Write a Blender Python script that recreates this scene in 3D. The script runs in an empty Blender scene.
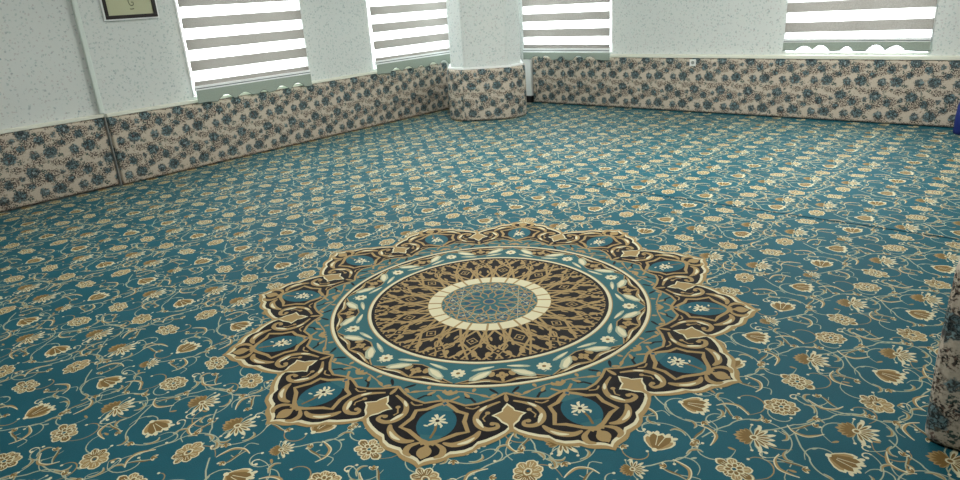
import bpy, bmesh, math, random
import numpy as np
from mathutils import Vector, Matrix
PI = math.pi
scene = bpy.context.scene
COL = scene.collection

# ------------------------------------------------------------------ measured places (metres)
CAM_H = 1.613
XL = -7.242            # left wall face
YB = 8.518             # back wall face
XR, YF = 3.2, -2.2     # unseen walls
ZC = 2.9
MX, MY, MPH = -2.250, 2.559, 119.02   # medallion centre and the angle of one of its twelve points

# ------------------------------------------------------------------ helpers
def lin(h):
    h = h.lstrip('#')
    c = [int(h[i:i+2], 16)/255 for i in (0, 2, 4)]
    return tuple([(x/12.92 if x <= .04045 else ((x+.055)/1.055)**2.4) for x in c] + [1.0])

def new_mat(name):
    m = bpy.data.materials.new(name); m.use_nodes = True
    nt = m.node_tree; b = nt.nodes['Principled BSDF']
    return m, nt, b

def N(nt, t, **kw):
    n = nt.nodes.new(t)
    for k, v in kw.items(): setattr(n, k, v)
    return n

def setin(node, **kw):
    for k, v in kw.items(): node.inputs[k].default_value = v

def mathn(nt, op, a, b=None, c=None, clamp=False):
    n = N(nt, 'ShaderNodeMath', operation=op, use_clamp=clamp)
    for i, x in enumerate((a, b, c)):
        if x is None: continue
        if isinstance(x, (int, float)): n.inputs[i].default_value = x
        else: nt.links.new(x, n.inputs[i])
    return n.outputs[0]

def vmath(nt, op, a, b=None, out=0):
    n = N(nt, 'ShaderNodeVectorMath', operation=op)
    for i, x in enumerate((a, b)):
        if x is None: continue
        if isinstance(x, (tuple, list)): n.inputs[i].default_value = x
        else: nt.links.new(x, n.inputs[i])
    return n.outputs[out]

def mixc(nt, fac, a, b):
    n = N(nt, 'ShaderNodeMix', data_type='RGBA')
    for s, x in ((n.inputs[0], fac), (n.inputs[6], a), (n.inputs[7], b)):
        if isinstance(x, (int, float)): s.default_value = x
        elif isinstance(x, (tuple, list)): s.default_value = x
        else: nt.links.new(x, s)
    return n.outputs[2]

def simple(name, col, rough=.6, var=.08, scale=30., bump=0., spec=.3, metallic=0., sheen=0.):
    """a plain colour broken up by fine noise"""
    m, nt, b = new_mat(name)
    c = lin(col)
    tc = N(nt, 'ShaderNodeTexCoord'); nz = N(nt, 'ShaderNodeTexNoise')
    setin(nz, Scale=scale, Detail=4.); nt.links.new(tc.outputs['Object'], nz.inputs['Vector'])
    lo = tuple([x*(1-var*1.6) for x in c[:3]]+[1]); hi = tuple([min(1, x*(1+var*1.6)) for x in c[:3]]+[1])
    nt.links.new(mixc(nt, nz.outputs['Fac'], lo, hi), b.inputs['Base Color'])
    setin(b, Roughness=rough, Metallic=metallic); b.inputs['Specular IOR Level'].default_value = spec
    if sheen:
        b.inputs['Sheen Weight'].default_value = sheen; b.inputs['Sheen Roughness'].default_value = .5
    if bump:
        bp = N(nt, 'ShaderNodeBump'); setin(bp, Strength=bump, Distance=.01)
        nt.links.new(nz.outputs['Fac'], bp.inputs['Height']); nt.links.new(bp.outputs[0], b.inputs['Normal'])
    return m

# ------------------------------------------------------------------ materials
def pile(name, col, var=.12):
    m, nt, b = new_mat(name); c = lin(col)
    tc = N(nt, 'ShaderNodeTexCoord')
    n1 = N(nt, 'ShaderNodeTexNoise'); setin(n1, Scale=260., Detail=2.)
    n2 = N(nt, 'ShaderNodeTexNoise'); setin(n2, Scale=3.2, Detail=3.)
    for n in (n1, n2): nt.links.new(tc.outputs['Object'], n.inputs['Vector'])
    f = mathn(nt, 'ADD', mathn(nt, 'MULTIPLY', n1.outputs['Fac'], .6), mathn(nt, 'MULTIPLY', n2.outputs['Fac'], .4))
    lo = tuple([x*(1-var*2) for x in c[:3]]+[1]); hi = tuple([min(1, x*(1+var*2)) for x in c[:3]]+[1])
    nt.links.new(mixc(nt, f, lo, hi), b.inputs['Base Color'])
    setin(b, Roughness=.68); b.inputs['Specular IOR Level'].default_value = SPEC
    b.inputs['Sheen Weight'].default_value = SHEEN; b.inputs['Sheen Roughness'].default_value = .35
    b.inputs['Sheen Tint'].default_value = lin('c8dcec')
    bp = N(nt, 'ShaderNodeBump'); setin(bp, Strength=.25, Distance=.004)
    nt.links.new(n1.outputs['Fac'], bp.inputs['Height']); nt.links.new(bp.outputs[0], b.inputs['Normal'])
    return m
SPEC, SHEEN = .13, .0
M = {}
M['teal'] = pile('teal_pile', '165563', .22)
M['teal_mid'] = pile('teal_light_pile', '2b5f66')
M['blue'] = pile('blue_pile', '1a4d66')
M['cream'] = pile('cream_pile', 'd2ccab', .06)
M['vine'] = pile('pale_vine_pile', 'a3aa92', .08)
M['tan'] = pile('tan_pile', '9c8458', .1)
M['gold'] = pile('gold_brown_pile', '786036', .12)
M['brown'] = pile('dark_brown_pile', '0b0608', .15)
M['seam'] = simple('seam_shadow', '11202a', .9, spec=.05)
PAL = ['teal', 'teal_mid', 'blue', 'cream', 'vine', 'tan', 'gold', 'brown', 'seam']
MI = {k: i for i, k in enumerate(PAL)}

def wallpaper():
    m, nt, b = new_mat('speckled_wallpaper')
    tc = N(nt, 'ShaderNodeTexCoord'); co = tc.outputs['Object']
    base = mixc(nt, .5, lin('cbd1cd'), lin('d5d8d6'))
    def spots(scale, thr, seedoff, colr, prev, keep):
        mp = vmath(nt, 'ADD', co, (seedoff, seedoff*1.7, seedoff*.6))
        nz = N(nt, 'ShaderNodeTexNoise'); setin(nz, Scale=70., Detail=1.); nt.links.new(mp, nz.inputs['Vector'])
        w = vmath(nt, 'ADD', mp, vmath(nt, 'MULTIPLY', vmath(nt, 'SUBTRACT', nz.outputs['Color'], (.5, .5, .5)), (.03, .03, .03)))
        v = N(nt, 'ShaderNodeTexVoronoi', feature='F1'); setin(v, Scale=scale); nt.links.new(w, v.inputs['Vector'])
        sp = N(nt, 'ShaderNodeSeparateColor'); nt.links.new(v.outputs['Color'], sp.inputs[0])
        k = mathn(nt, 'GREATER_THAN', sp.outputs[0], keep)
        d = mathn(nt, 'MULTIPLY', mathn(nt, 'SUBTRACT', 1., mathn(nt, 'DIVIDE', v.outputs['Distance'], thr), None, True), 2.5, None, True)
        return mixc(nt, mathn(nt, 'MULTIPLY', d, mathn(nt, 'MULTIPLY', k, .5)), prev, lin(colr))
    c = spots(30., .34, 0., '8fa9a6', base, .25)
    c = spots(34., .32, 3.1, 'a7989b', c, .4)
    c = spots(19., .22, 7.7, '70898f', c, .4)
    nt.links.new(c, b.inputs['Base Color']); setin(b, Roughness=.62); b.inputs['Specular IOR Level'].default_value = .25
    return m
M['paper'] = wallpaper()

def floral():
    """cream cloth printed with repeating clusters of teal roses and small brown sprigs; UV is in metres"""
    m, nt, b = new_mat('rose_print_fabric')
    uv = N(nt, 'ShaderNodeUVMap').outputs[0]
    TX, TY = .345, .355
    nz = N(nt, 'ShaderNodeTexNoise'); setin(nz, Scale=42., Detail=2.); nt.links.new(uv, nz.inputs['Vector'])
    nf = N(nt, 'ShaderNodeTexNoise'); setin(nf, Scale=95., Detail=2.); nt.links.new(uv, nf.inputs['Vector'])
    nz2 = N(nt, 'ShaderNodeTexNoise'); setin(nz2, Scale=80., Detail=2.); nt.links.new(uv, nz2.inputs['Vector'])
    warp0 = vmath(nt, 'MULTIPLY', vmath(nt, 'SUBTRACT', nz2.outputs['Color'], (.5, .5, .5)), (.040, .040, 0))
    warp = vmath(nt, 'MULTIPLY', vmath(nt, 'SUBTRACT', nz.outputs['Color'], (.5, .5, .5)), (.055, .055, 0))
    q = vmath(nt, 'ADD', uv, vmath(nt, 'ADD', warp, warp0))
    qn = vmath(nt, 'DIVIDE', q, (TX, TY, 1.))
    def disk(cx, cy, r, sx=1., soft=.012):
        t = vmath(nt, 'SUBTRACT', qn, (cx-.5, cy-.5, 0.))
        t = vmath(nt, 'SUBTRACT', vmath(nt, 'FRACTION', t), (.5, .5, 0.))
        t = vmath(nt, 'MULTIPLY', t, (TX*sx, TY, 0.))
        d = vmath(nt, 'LENGTH', t, out=1)
        return mathn(nt, 'DIVIDE', mathn(nt, 'SUBTRACT', r*1.14, d), soft, None, True)
    base = mixc(nt, nf.outputs['Fac'], lin('a99c8b'), lin('d6cbbb'))
    vp = N(nt, 'ShaderNodeTexVoronoi', feature='DISTANCE_TO_EDGE'); setin(vp, Scale=46.); nt.links.new(q, vp.inputs['Vector'])
    petal = mixc(nt, mathn(nt, 'MULTIPLY', mathn(nt, 'SUBTRACT', vp.outputs['Distance'], .05), 4., None, True), lin('13232a'), lin('6f8f96'))
    sprig = mixc(nt, mathn(nt, 'MULTIPLY', mathn(nt, 'SUBTRACT', nf.outputs['Fac'], .45), 6., None, True), lin('2c2f2e'), lin('6d584e'))
    c = base
    for cx, cy, r, sx in ((.50, .82, .056, .7), (.30, .27, .046, .8), (.93, .62, .042, .8), (.02, .10, .046, .8), (.72, .12, .036, .7), (.17, .70, .042, .7), (.70, .50, .050, .8), (.12, .92, .050, .7)):
        c = mixc(nt, mathn(nt, 'MULTIPLY', disk(cx, cy, r, sx), mathn(nt, 'MULTIPLY', mathn(nt, 'SUBTRACT', nz2.outputs['Fac'], .44), 9., None, True)), c, sprig)
    for cx, cy, r, sx in ((.08, .98, .050, .85), (.62, .42, .054, .9), (.23, .40, .042, 1.), (.44, .77, .044, 1.1), (.95, .62, .030, .8), (.80, .86, .028, 1.)):
        c = mixc(nt, mathn(nt, 'MULTIPLY', disk(cx, cy, r, sx), .9), c, petal)
    for cx, cy in ((.11, .96), (.26, .42)):
        c = mixc(nt, mathn(nt, 'MULTIPLY', disk(cx, cy, .013, 1., .008), .6), c, lin('a9b6b8'))
    for cx, cy, r, sx in ((.36, .96, .020, 1.), (.86, .30, .022, .8), (.55, .62, .018, 1.), (.33, .10, .018, 1.2), (.02, .78, .020, .8), (.80, .70, .016, 1.), (.52, .18, .018, .9)):
        c = mixc(nt, mathn(nt, 'MULTIPLY', disk(cx, cy, r, sx, .006), mathn(nt, 'MULTIPLY', mathn(nt, 'SUBTRACT', nz2.outputs['Fac'], .40), 8., None, True)), c, lin('3b4f4c'))
    v = N(nt, 'ShaderNodeTexVoronoi', feature='F1'); setin(v, Scale=24.); nt.links.new(q, v.inputs['Vector'])
    dots = mathn(nt, 'MULTIPLY', mathn(nt, 'SUBTRACT', .27, v.outputs['Distance']), 8., None, True)
    sp = N(nt, 'ShaderNodeSeparateColor'); nt.links.new(v.outputs['Color'], sp.inputs[0])
    c = mixc(nt, mathn(nt, 'MULTIPLY', dots, mathn(nt, 'MULTIPLY', mathn(nt, 'GREATER_THAN', sp.outputs[1], .45), .75)), c, mixc(nt, sp.outputs[0], lin('6b4238'), lin('4c5a4c')))
    nt.links.new(c, b.inputs['Base Color']); setin(b, Roughness=.7); b.inputs['Specular IOR Level'].default_value = .2
    w = N(nt, 'ShaderNodeTexNoise'); setin(w, Scale=9., Detail=2.); nt.links.new(uv, w.inputs['Vector'])
    bp = N(nt, 'ShaderNodeBump'); setin(bp, Strength=.35, Distance=.02)
    nt.links.new(w.outputs['Fac'], bp.inputs['Height']); nt.links.new(bp.outputs[0], b.inputs['Normal'])
    return m
M['floral'] = floral()
M['white'] = simple('white_painted_trim', 'eceeec', .4, .02)
M['rail'] = simple('cream_white_rail', 'dfe0d2', .45, .03)
M['step_light'] = simple('lit_step_edge', 'd2dbd5', .5, .03)
M['pvc'] = simple('white_window_profile', 'f0f2f3', .3, .01)
M['ceiling'] = simple('ceiling_paint', 'e8e8e4', .8, .02)
M['slab'] = simple('grey_subfloor', '26333a', .9)
M['black'] = simple('black_frame_lacquer', '241f1c', .35, .1)
M['sheet'] = simple('pale_olive_print', 'b9bb9a', .35, .05, 6.)
M['ink'] = simple('grey_ink', '55584a', .6)
M['grout'] = simple('grey_groove_and_piping', '57625f', .8)  # plain grey for the bar groove and the scallop piping
M['bagblue'] = simple('dark_blue_nylon', '1b2a6b', .5)
M['rubber'] = simple('dark_rubber', '1b1c1e', .6)
M['fill_lampframe'] = simple('fill_lamp_housing_white', 'e6e6e6', .4, .02)
M['plastic'] = simple('white_socket_plastic', 'dfe1dc', .35, .01)
M['plasticgrey'] = simple('grey_socket_hole', '8a8f8c', .5, .01)

def fabric_band():
    m, nt, b = new_mat('grey_blind_band')
    tc = N(nt, 'ShaderNodeTexCoord'); nz = N(nt, 'ShaderNodeTexNoise'); setin(nz, Scale=110., Detail=3.)
    nt.links.new(tc.outputs['Object'], nz.inputs['Vector'])
    c = mixc(nt, nz.outputs['Fac'], lin('76716c'), lin('a5a19b'))
    nt.links.new(c, b.inputs['Base Color']); setin(b, Roughness=.8); b.inputs['Specular IOR Level'].default_value = .1
    tr = N(nt, 'ShaderNodeBsdfTranslucent'); nt.links.new(c, tr.inputs[0])
    mx = N(nt, 'ShaderNodeMixShader'); mx.inputs[0].default_value = .10
    nt.links.new(b.outputs[0], mx.inputs[1]); nt.links.new(tr.outputs[0], mx.inputs[2])
    nt.links.new(mx.outputs[0], nt.nodes['Material Output'].inputs[0])
    return m
M['band'] = fabric_band()
def sheer():
    m, nt, b = new_mat('sheer_white_band')
    tr = N(nt, 'ShaderNodeBsdfTranslucent'); tr.inputs[0].default_value = (.95, .95, .95, 1)
    tp = N(nt, 'ShaderNodeBsdfTransparent'); tp.inputs[0].default_value = (1, 1, 1, 1)
    tc = N(nt, 'ShaderNodeTexCoord'); nz = N(nt, 'ShaderNodeTexNoise'); setin(nz, Scale=240.)
    nt.links.new(tc.outputs['Object'], nz.inputs['Vector'])
    mx = N(nt, 'ShaderNodeMixShader'); nt.links.new(mathn(nt, 'MULTIPLY_ADD', nz.outputs['Fac'], .1, .5), mx.inputs[0])
    nt.links.new(tr.outputs[0], mx.inputs[1]); nt.links.new(tp.outputs[0], mx.inputs[2])
    nt.links.new(mx.outputs[0], nt.nodes['Material Output'].inputs[0])
    nt.nodes.remove(b)
    return m
M['sheer'] = sheer()
M['valance'] = simple('grey_green_valance_fabric', '99a499', .75, .12, 80.)
def glass():
    m, nt, b = new_mat('window_glass')
    tp = N(nt, 'ShaderNodeBsdfTransparent'); tp.inputs[0].default_value = (.96, .98, .97, 1)
    gl = N(nt, 'ShaderNodeBsdfGlossy'); gl.inputs['Roughness'].default_value = .02
    nz = N(nt, 'ShaderNodeTexNoise'); setin(nz, Scale=2.)
    mx = N(nt, 'ShaderNodeMixShader'); nt.links.new(mathn(nt, 'MULTIPLY_ADD', nz.outputs['Fac'], .02, .05), mx.inputs[0])
    nt.links.new(tp.outputs[0], mx.inputs[1]); nt.links.new(gl.outputs[0], mx.inputs[2])
    nt.links.new(mx.outputs[0], nt.nodes['Material Output'].inputs[0])
    nt.nodes.remove(b)
    return m
M['glass'] = glass()

# ------------------------------------------------------------------ object helpers
def link(name, mesh, mats, parent=None):
    o = bpy.data.objects.new(name, mesh)
    for m in mats: mesh.materials.append(m)
    COL.objects.link(o)
    if parent: o.parent = parent
    return o
def bobj(name, bm, mats, parent=None, smooth=False):
    if not isinstance(mats, (list, tuple)): mats = [mats]
    me = bpy.data.meshes.new(name); bm.normal_update(); bm.to_mesh(me); bm.free()
    if smooth:
        for p in me.polygons: p.use_smooth = True
    return link(name, me, mats, parent)
def empty(name, loc, rz=0):
    o = bpy.data.objects.new(name, None); COL.objects.link(o); o.location = loc; o.rotation_euler[2] = rz
    o.empty_display_size = .1
    return o
def tag(o, label=None, cat=None, group=None, kind=None):
    if label: o['label'] = label
    if cat: o['category'] = cat
    if group: o['group'] = group
    if kind: o['kind'] = kind
    return o
def box(bm, x0, x1, y0, y1, z0, z1, bevel=0, mi=0):
    vs = [bm.verts.new((x, y, z)) for x in (x0, x1) for y in (y0, y1) for z in (z0, z1)]
    fs = [(0, 1, 3, 2), (4, 6, 7, 5), (0, 4, 5, 1), (2, 3, 7, 6), (0, 2, 6, 4), (1, 5, 7, 3)]
    ff = [bm.faces.new([vs[i] for i in f]) for f in fs]
    for f in ff: f.material_index = mi
    if bevel:
        es = list({e for f in ff for e in f.edges})
        r = bmesh.ops.bevel(bm, geom=es, offset=bevel, segments=2, affect='EDGES', profile=.6)
        for f in r['faces']: f.material_index = mi
def struct(name, bm, mats):
    return tag(bobj(name, bm, mats), kind='structure')

# ------------------------------------------------------------------ 2D ornament collector
class Ink:
    def __init__(s): s.v = []; s.f = []; s.m = []; s.c = 0
    def up(s, z):
        s.c += 1; return z+(s.c % 37)*1.5e-6
    def poly(s, pts, mat, z):
        z = s.up(z)
        a = sum(pts[i][0]*pts[(i+1) % len(pts)][1]-pts[(i+1) % len(pts)][0]*pts[i][1] for i in range(len(pts)))
        if a < 0: pts = pts[::-1]
        n = len(s.v); s.v += [(p[0], p[1], z) for p in pts]; s.f.append(tuple(range(n, n+len(pts)))); s.m.append(MI[mat])
    def stroke(s, pts, w, mat, z, closed=False):
        z = s.up(z)
        n = len(pts)
        L = []; R = []
        for i in range(n):
            a = pts[(i-1) % n] if (closed or i > 0) else pts[i]
            b = pts[(i+1) % n] if (closed or i < n-1) else pts[i]
            dx, dy = b[0]-a[0], b[1]-a[1]; l = math.hypot(dx, dy) or 1e-9
            ww = (w(i/(n-1)) if callable(w) else w)/2
            L.append((pts[i][0]-dy/l*ww, pts[i][1]+dx/l*ww)); R.append((pts[i][0]+dy/l*ww, pts[i][1]-dx/l*ww))
        k = len(s.v)
        s.v += [(p[0], p[1], z) for p in L]+[(p[0], p[1], z) for p in R]
        for i in range(n if closed else n-1):
            j = (i+1) % n
            s.f.append((k+i, k+n+i, k+n+j, k+j)); s.m.append(MI[mat])
    def disk(s, c, r, mat, z, n=14, sy=1., rot=0.):
        s.poly([(c[0]+r*math.cos(t)*math.cos(rot)-r*sy*math.sin(t)*math.sin(rot),
                 c[1]+r*math.cos(t)*math.sin(rot)+r*sy*math.sin(t)*math.cos(rot)) for t in [2*PI*i/n for i in range(n)]], mat, z)
    def petal(s, c, ang, L, W, mat, z, tip=.62, base=0.12):
        """a drop-shaped petal from c along ang; widest at tip*L"""
        pr = [(0, base*W), (.25*L, .5*W*.75), (tip*L, .5*W), (.86*L, .36*W), (L, 0)]
        pts = [(x, y) for x, y in pr]+[(x, -y) for x, y in pr[-2::-1]]
        ca, sa = math.cos(ang), math.sin(ang)
        s.poly([(c[0]+x*ca-y*sa, c[1]+x*sa+y*ca) for x, y in pts], mat, z)
    def vein(s, c, ang, L, mat, z, n=2, sp=.16, w=.0024):
        for i in range(n):
            d = ang+(i-(n-1)/2)*sp
            s.stroke([(c[0]+L*.3*math.cos(d), c[1]+L*.3*math.sin(d)), (c[0]+L*.85*math.cos(d), c[1]+L*.85*math.sin(d))], w, mat, z)
    def arrays(s):
        return s.v, s.f, s.m

def smooth(pts, k=5, closed=False):
    out = []; n = len(pts)
    rng = range(n) if closed else range(n-1)
    for i in rng:
        p0 = pts[(i-1) % n] if closed or i > 0 else pts[i]
        p1 = pts[i]; p2 = pts[(i+1) % n]
        p3 = pts[(i+2) % n] if closed or i < n-2 else p2
        for j in range(k):
            t = j/k
            out.append(tuple(.5*((2*p1[d])+(-p0[d]+p2[d])*t+(2*p0[d]-5*p1[d]+4*p2[d]-p3[d])*t*t+(-p0[d]+3*p1[d]-3*p2[d]+p3[d])*t**3) for d in (0, 1)))
    if not closed: out.append(tuple(pts[-1]))
    return out

# ------------------------------------------------------------------ the repeating flower field of the carpet
TW, TH = 1.135, .6875
random.seed(11)
E0 = .0002
def P(c, a, r): return (c[0]+r*math.cos(a), c[1]+r*math.sin(a))
def tulip(k, c, a, s=1.):
    b = P(c, a, -.058*s)
    for da, L, W in ((-.62, .105, .045), (.62, .105, .045), (-.33, .122, .05), (.33, .122, .05), (0, .12, .05)):
        k.petal(b, a+da, L*s, W*s, 'cream', 2*E0)
        k.petal(P(b, a+da, .007*s), a+da, (L-.02)*s, (W-.014)*s, 'gold' if abs(da) < .5 else 'tan', 3*E0)
    for da in (-.16, .16): k.stroke([P(b, a+da, .03*s), P(b, a+da, .09*s)], .003, 'cream', 4*E0)
    for da in (-.5, -.2, .2, .5): k.petal(P(b, a+da*.8, .095*s), a+da*1.8, .035*s, .018*s, 'cream', 2*E0)
    k.disk(b, .012*s, 'cream', 4*E0, 8)
def spiky(k, c, a, s=1.):
    b = P(c, a, -.01*s)
    for i in range(7):
        d = a+PI+(i-3)*.33
        k.petal(b, d, (.078-.005*abs(i-3))*s, .026*s, 'tan', 2*E0); k.petal(b, d, .062*s, .014*s, 'gold', 3*E0)
    for i in range(7):
        d = a+(i-3)*.42
        k.petal(P(b, d, .012*s), d, (.08-.006*(i % 2)*2)*s, .019*s, 'cream', 2.5*E0)
        k.petal(P(b, d, .016*s), d, .045*s, .010*s, 'gold', 3*E0)
    for d in (1.45, -1.45, 1.8, -1.8):
        k.stroke([P(b, a+d, .02*s), P(b, a+d*1.02, .055*s), P(b, a+d*.92, .085*s)], .005*s, 'vine', 2*E0)
        k.disk(P(b, a+d*.92, .086*s), .0065*s, 'cream', 2*E0, 7)
    k.disk(b, .017*s, 'cream', 4*E0, 9); k.disk(b, .010*s, 'gold', 5*E0, 8)
def rosette(k, c, a, s=1., n=9, ell=1.):
    for i in range(n):
        d = a+2*PI*i/n
        k.petal(P(c, d, .016*s), d, .056*s*(1+.12*math.cos(2*(d-a))*ell), .043*s, 'cream', 2*E0, .7)
        k.petal(P(c, d, .018*s), d, .047*s*(1+.12*math.cos(2*(d-a))*ell), .033*s, 'tan' if i % 2 else 'gold', 3*E0, .7)
        k.vein(P(c, d, .018*s), d, .046*s, 'cream', 3.5*E0, 2, .3)
    for i in range(7):
        d = a+.3+2*PI*i/7
        k.petal(P(c, d, .008*s), d, .034*s, .026*s, 'cream', 4*E0, .7); k.petal(P(c, d, .009*s), d, .026*s, .016*s, 'gold', 5*E0, .7)
    k.disk(c, .014*s, 'cream', 6*E0, 9); k.disk(c, .0085*s, 'teal', 7*E0, 8)
def loose(k, c, a, s=1.):
    for d, L, W, off in ((0, .06, .05, .02), (.75, .055, .045, .014), (-.75, .055, .045, .014), (1.5, .05, .045, .008), (-1.5, .05, .045, .008), (2.4, .058, .04, .004), (-2.4, .058, .04, .004), (PI, .062, .034, .01)):
        k.petal(P(c, a+d, off*s), a+d, L*s, W*s, 'cream', 2*E0, .68)
        k.petal(P(c, a+d, (off+.004)*s), a+d, (L-.010)*s, (W-.011)*s, 'tan' if abs(d) < 2 else 'gold', 3*E0, .68); k.vein(P(c, a+d, off*s), a+d, (L-.008)*s, 'cream', 3.5*E0, 2, .3)
    k.disk(P(c, a, .008*s), .022*s, 'cream', 4*E0, 10, .75, a); k.disk(P(c, a, .008*s), .015*s, 'gold', 5*E0, 9, .7, a)
    k.disk(P(c, a, .010*s), .007*s, 'teal', 6*E0, 7)
def bud(k, c, a, s=1.):
    for d in (-.7, 0, .7):
        k.petal(c, a+d, .05*s, .022*s, 'cream' if d else 'tan', 2*E0); 
        k.petal(c, a+d, .036*s, .012*s, 'gold', 3*E0)
def comma(k, pts, w, m1='tan', m2='cream'):
    q = smooth(pts, 5)
    k.stroke(q, lambda t: w*.72*math.sin(PI*min(1, .02+.96*(1-t)))**1.1+.0022, m1, 1.2*E0)
    n = len(q); off = []
    for i, p in enumerate(q):
        a = q[max(0, i-1)]; b = q[min(n-1, i+1)]; l = math.hypot(b[0]-a[0], b[1]-a[1]) or 1
        ww = w*.72*math.sin(PI*min(1, .02+.96*(1-i/(n-1))))**1.1*.35
        off.append((p[0]-(b[1]-a[1])/l*ww, p[1]+(b[0]-a[0])/l*ww))
    k.stroke(off, .0045, m2, 1.6*E0)
def vine(k, c, a0, sweep, r, curl=1):
    pts = []
    n = 22
    for i in range(n+1):
        t = i/n
        rr = r*(1+.08*math.sin(3*t))
        pts.append(P(c, a0+sweep*t, rr))
    # stem that runs off to the next curl
    d = a0-.2*np.sign(sweep)
    st = [P(c, a0-.75*np.sign(sweep), r*1.75), P(c, a0-.4*np.sign(sweep), r*1.28)]
    q = smooth(st+pts, 2)
    k.stroke(q, lambda t: .0062-.0025*t, 'vine', E0)
    # end curl
    e = pts[-1]; ea = a0+sweep+PI/2*np.sign(sweep); cc = P(e, a0+sweep+PI, .020)
    cur = [P(cc, a0+sweep+np.sign(sweep)*u, .020*(1-.12*u)) for u in [j*.5 for j in range(9)]]
    k.stroke(cur, .0055, 'cream', E0); k.disk(cur[-1], .0075, 'cream', E0*1.2, 7)
    for t, sd in ((.22, 1), (.5, -1), (.78, 1)):
        p = P(c, a0+sweep*t, r); an = a0+sweep*t+sd*.0
        tang = an+PI/2*np.sign(sweep)
        o1 = P(p, tang, .03); o2 = P(P(p, tang, .05), an+(0 if sd > 0 else PI), .018); o3 = P(P(p, tang, .048), an+(0 if sd > 0 else PI), .040)
        comma(k, [p, o1, o2, o3], .015, 'tan', 'vine')
    p = P(c, a0+sweep*.36, r); bud(k, p, a0+sweep*.36+.5, .6)
tile = Ink()
rows = [.0357, .2557, .4857]        # y 2.23, 2.45, 2.68 with the tile's origin at y = 2.194
cols = {'A': .04, 'B': .325, 'C': .61, 'D': .895}
def build_tile():
    k = tile
    y1, y2, y3 = rows
    jobs = [
     ('A', y1-.03, 'spk', .35), ('A', y2, 'ros', .3), ('A', y3-.01, 'loo', -.25),
     ('B', y1+.01, 'tul', -.1), ('B', y2, 'spk', .25), ('B', y3, 'ope', -.4),
     ('C', y1, 'ope', 1.9), ('C', y2-.0, 'spk', .2), ('C', y3+.02, 'loo', .1),
     ('D', y1+.04, 'tul', .25), ('D', y2+.02, 'bud', .9), ('D', y3-.02, 'tul', 1.75)]
    for i, (cn, y, t, a) in enumerate(jobs):
        c = (cols[cn]+random.uniform(-.008, .008), y)
        if t == 'spk': spiky(k, c, a, .93)
        elif t == 'ros': rosette(k, c, a, .90)
        elif t == 'loo': rosette(k, c, a, .88, 8, 2.4)
        elif t == 'ope': loose(k, c, a, .95)
        elif t == 'tul': tulip(k, c, a, .92)
        else: spiky(k, c, a, .62)
        s = 1 if (i % 2) else -1
        if t in ('tul', 'spk'):
            vine(k, c, a+PI+.5*s, s*random.uniform(3.6, 4.2), .112)
        elif t in ('ope', 'ros'):
            vine(k, c, a-1.2*s, s*random.uniform(2.0, 2.6), .118)
    # scroll leaves in the gaps between the flowers
    for i, x in enumerate([.182, .467, .752, 1.037]):
        for j, y in enumerate([.145, .37, .60]):
            a = (i*1.9+j*2.7+.4) % (2*PI)
            sg = 1 if (i+j) % 2 else -1
            c = (x+random.uniform(-.01, .01), y+random.uniform(-.01, .01))
            comma(k, [P(c, a, .06), P(c, a+.5*sg, .035), P(c, a+1.8*sg, .028), P(c, a+3.0*sg, .045), P(c, a+3.6*sg, .07)], .017)
            comma(k, [P(c, a+3.3*sg, .05), P(c, a+3.9*sg, .03), P(c, a+4.9*sg, .045), P(c, a+5.3*sg, .072)], .014, 'gold', 'vine')
            k.stroke(smooth([P(c, a+1.1, .012), P(c, a+2, .03), P(c, a+2.6*sg, .07), P(c, a+3.0*sg, .10)], 4), .0042, 'vine', E0)
            bud(k, P(c, a+5.4*sg, .05), a+5.4*sg, .55)
build_tile()
for i in range(6):
    for j in range(4):
        x = (i+.5)*TW/6+random.uniform(-.02, .02); y = (j+.25)*TH/4+random.uniform(-.02, .02)
        a = random.uniform(0, 2*PI); sg = random.choice((1, -1)); r = random.uniform(.026, .042)
        pts = [P((x, y), a+sg*u*.55, r*(1+.2*u)) for u in range(-1, 7)]
        tile.stroke(smooth(pts, 2), lambda t: .0024+.0028*math.sin(PI*t), 'vine' if (i+j) % 3 else 'tan', E0*.8)
        tile.disk(pts[0], .0062, 'cream', E0, 7)
        if j % 2: tile.petal(pts[-1], a+sg*4.4+PI/2*sg, .03, .012, 'tan', E0*1.1)
        else: tile.petal(pts[4], a+sg*2.75+.6, .026, .011, 'vine', E0*1.1)

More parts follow.
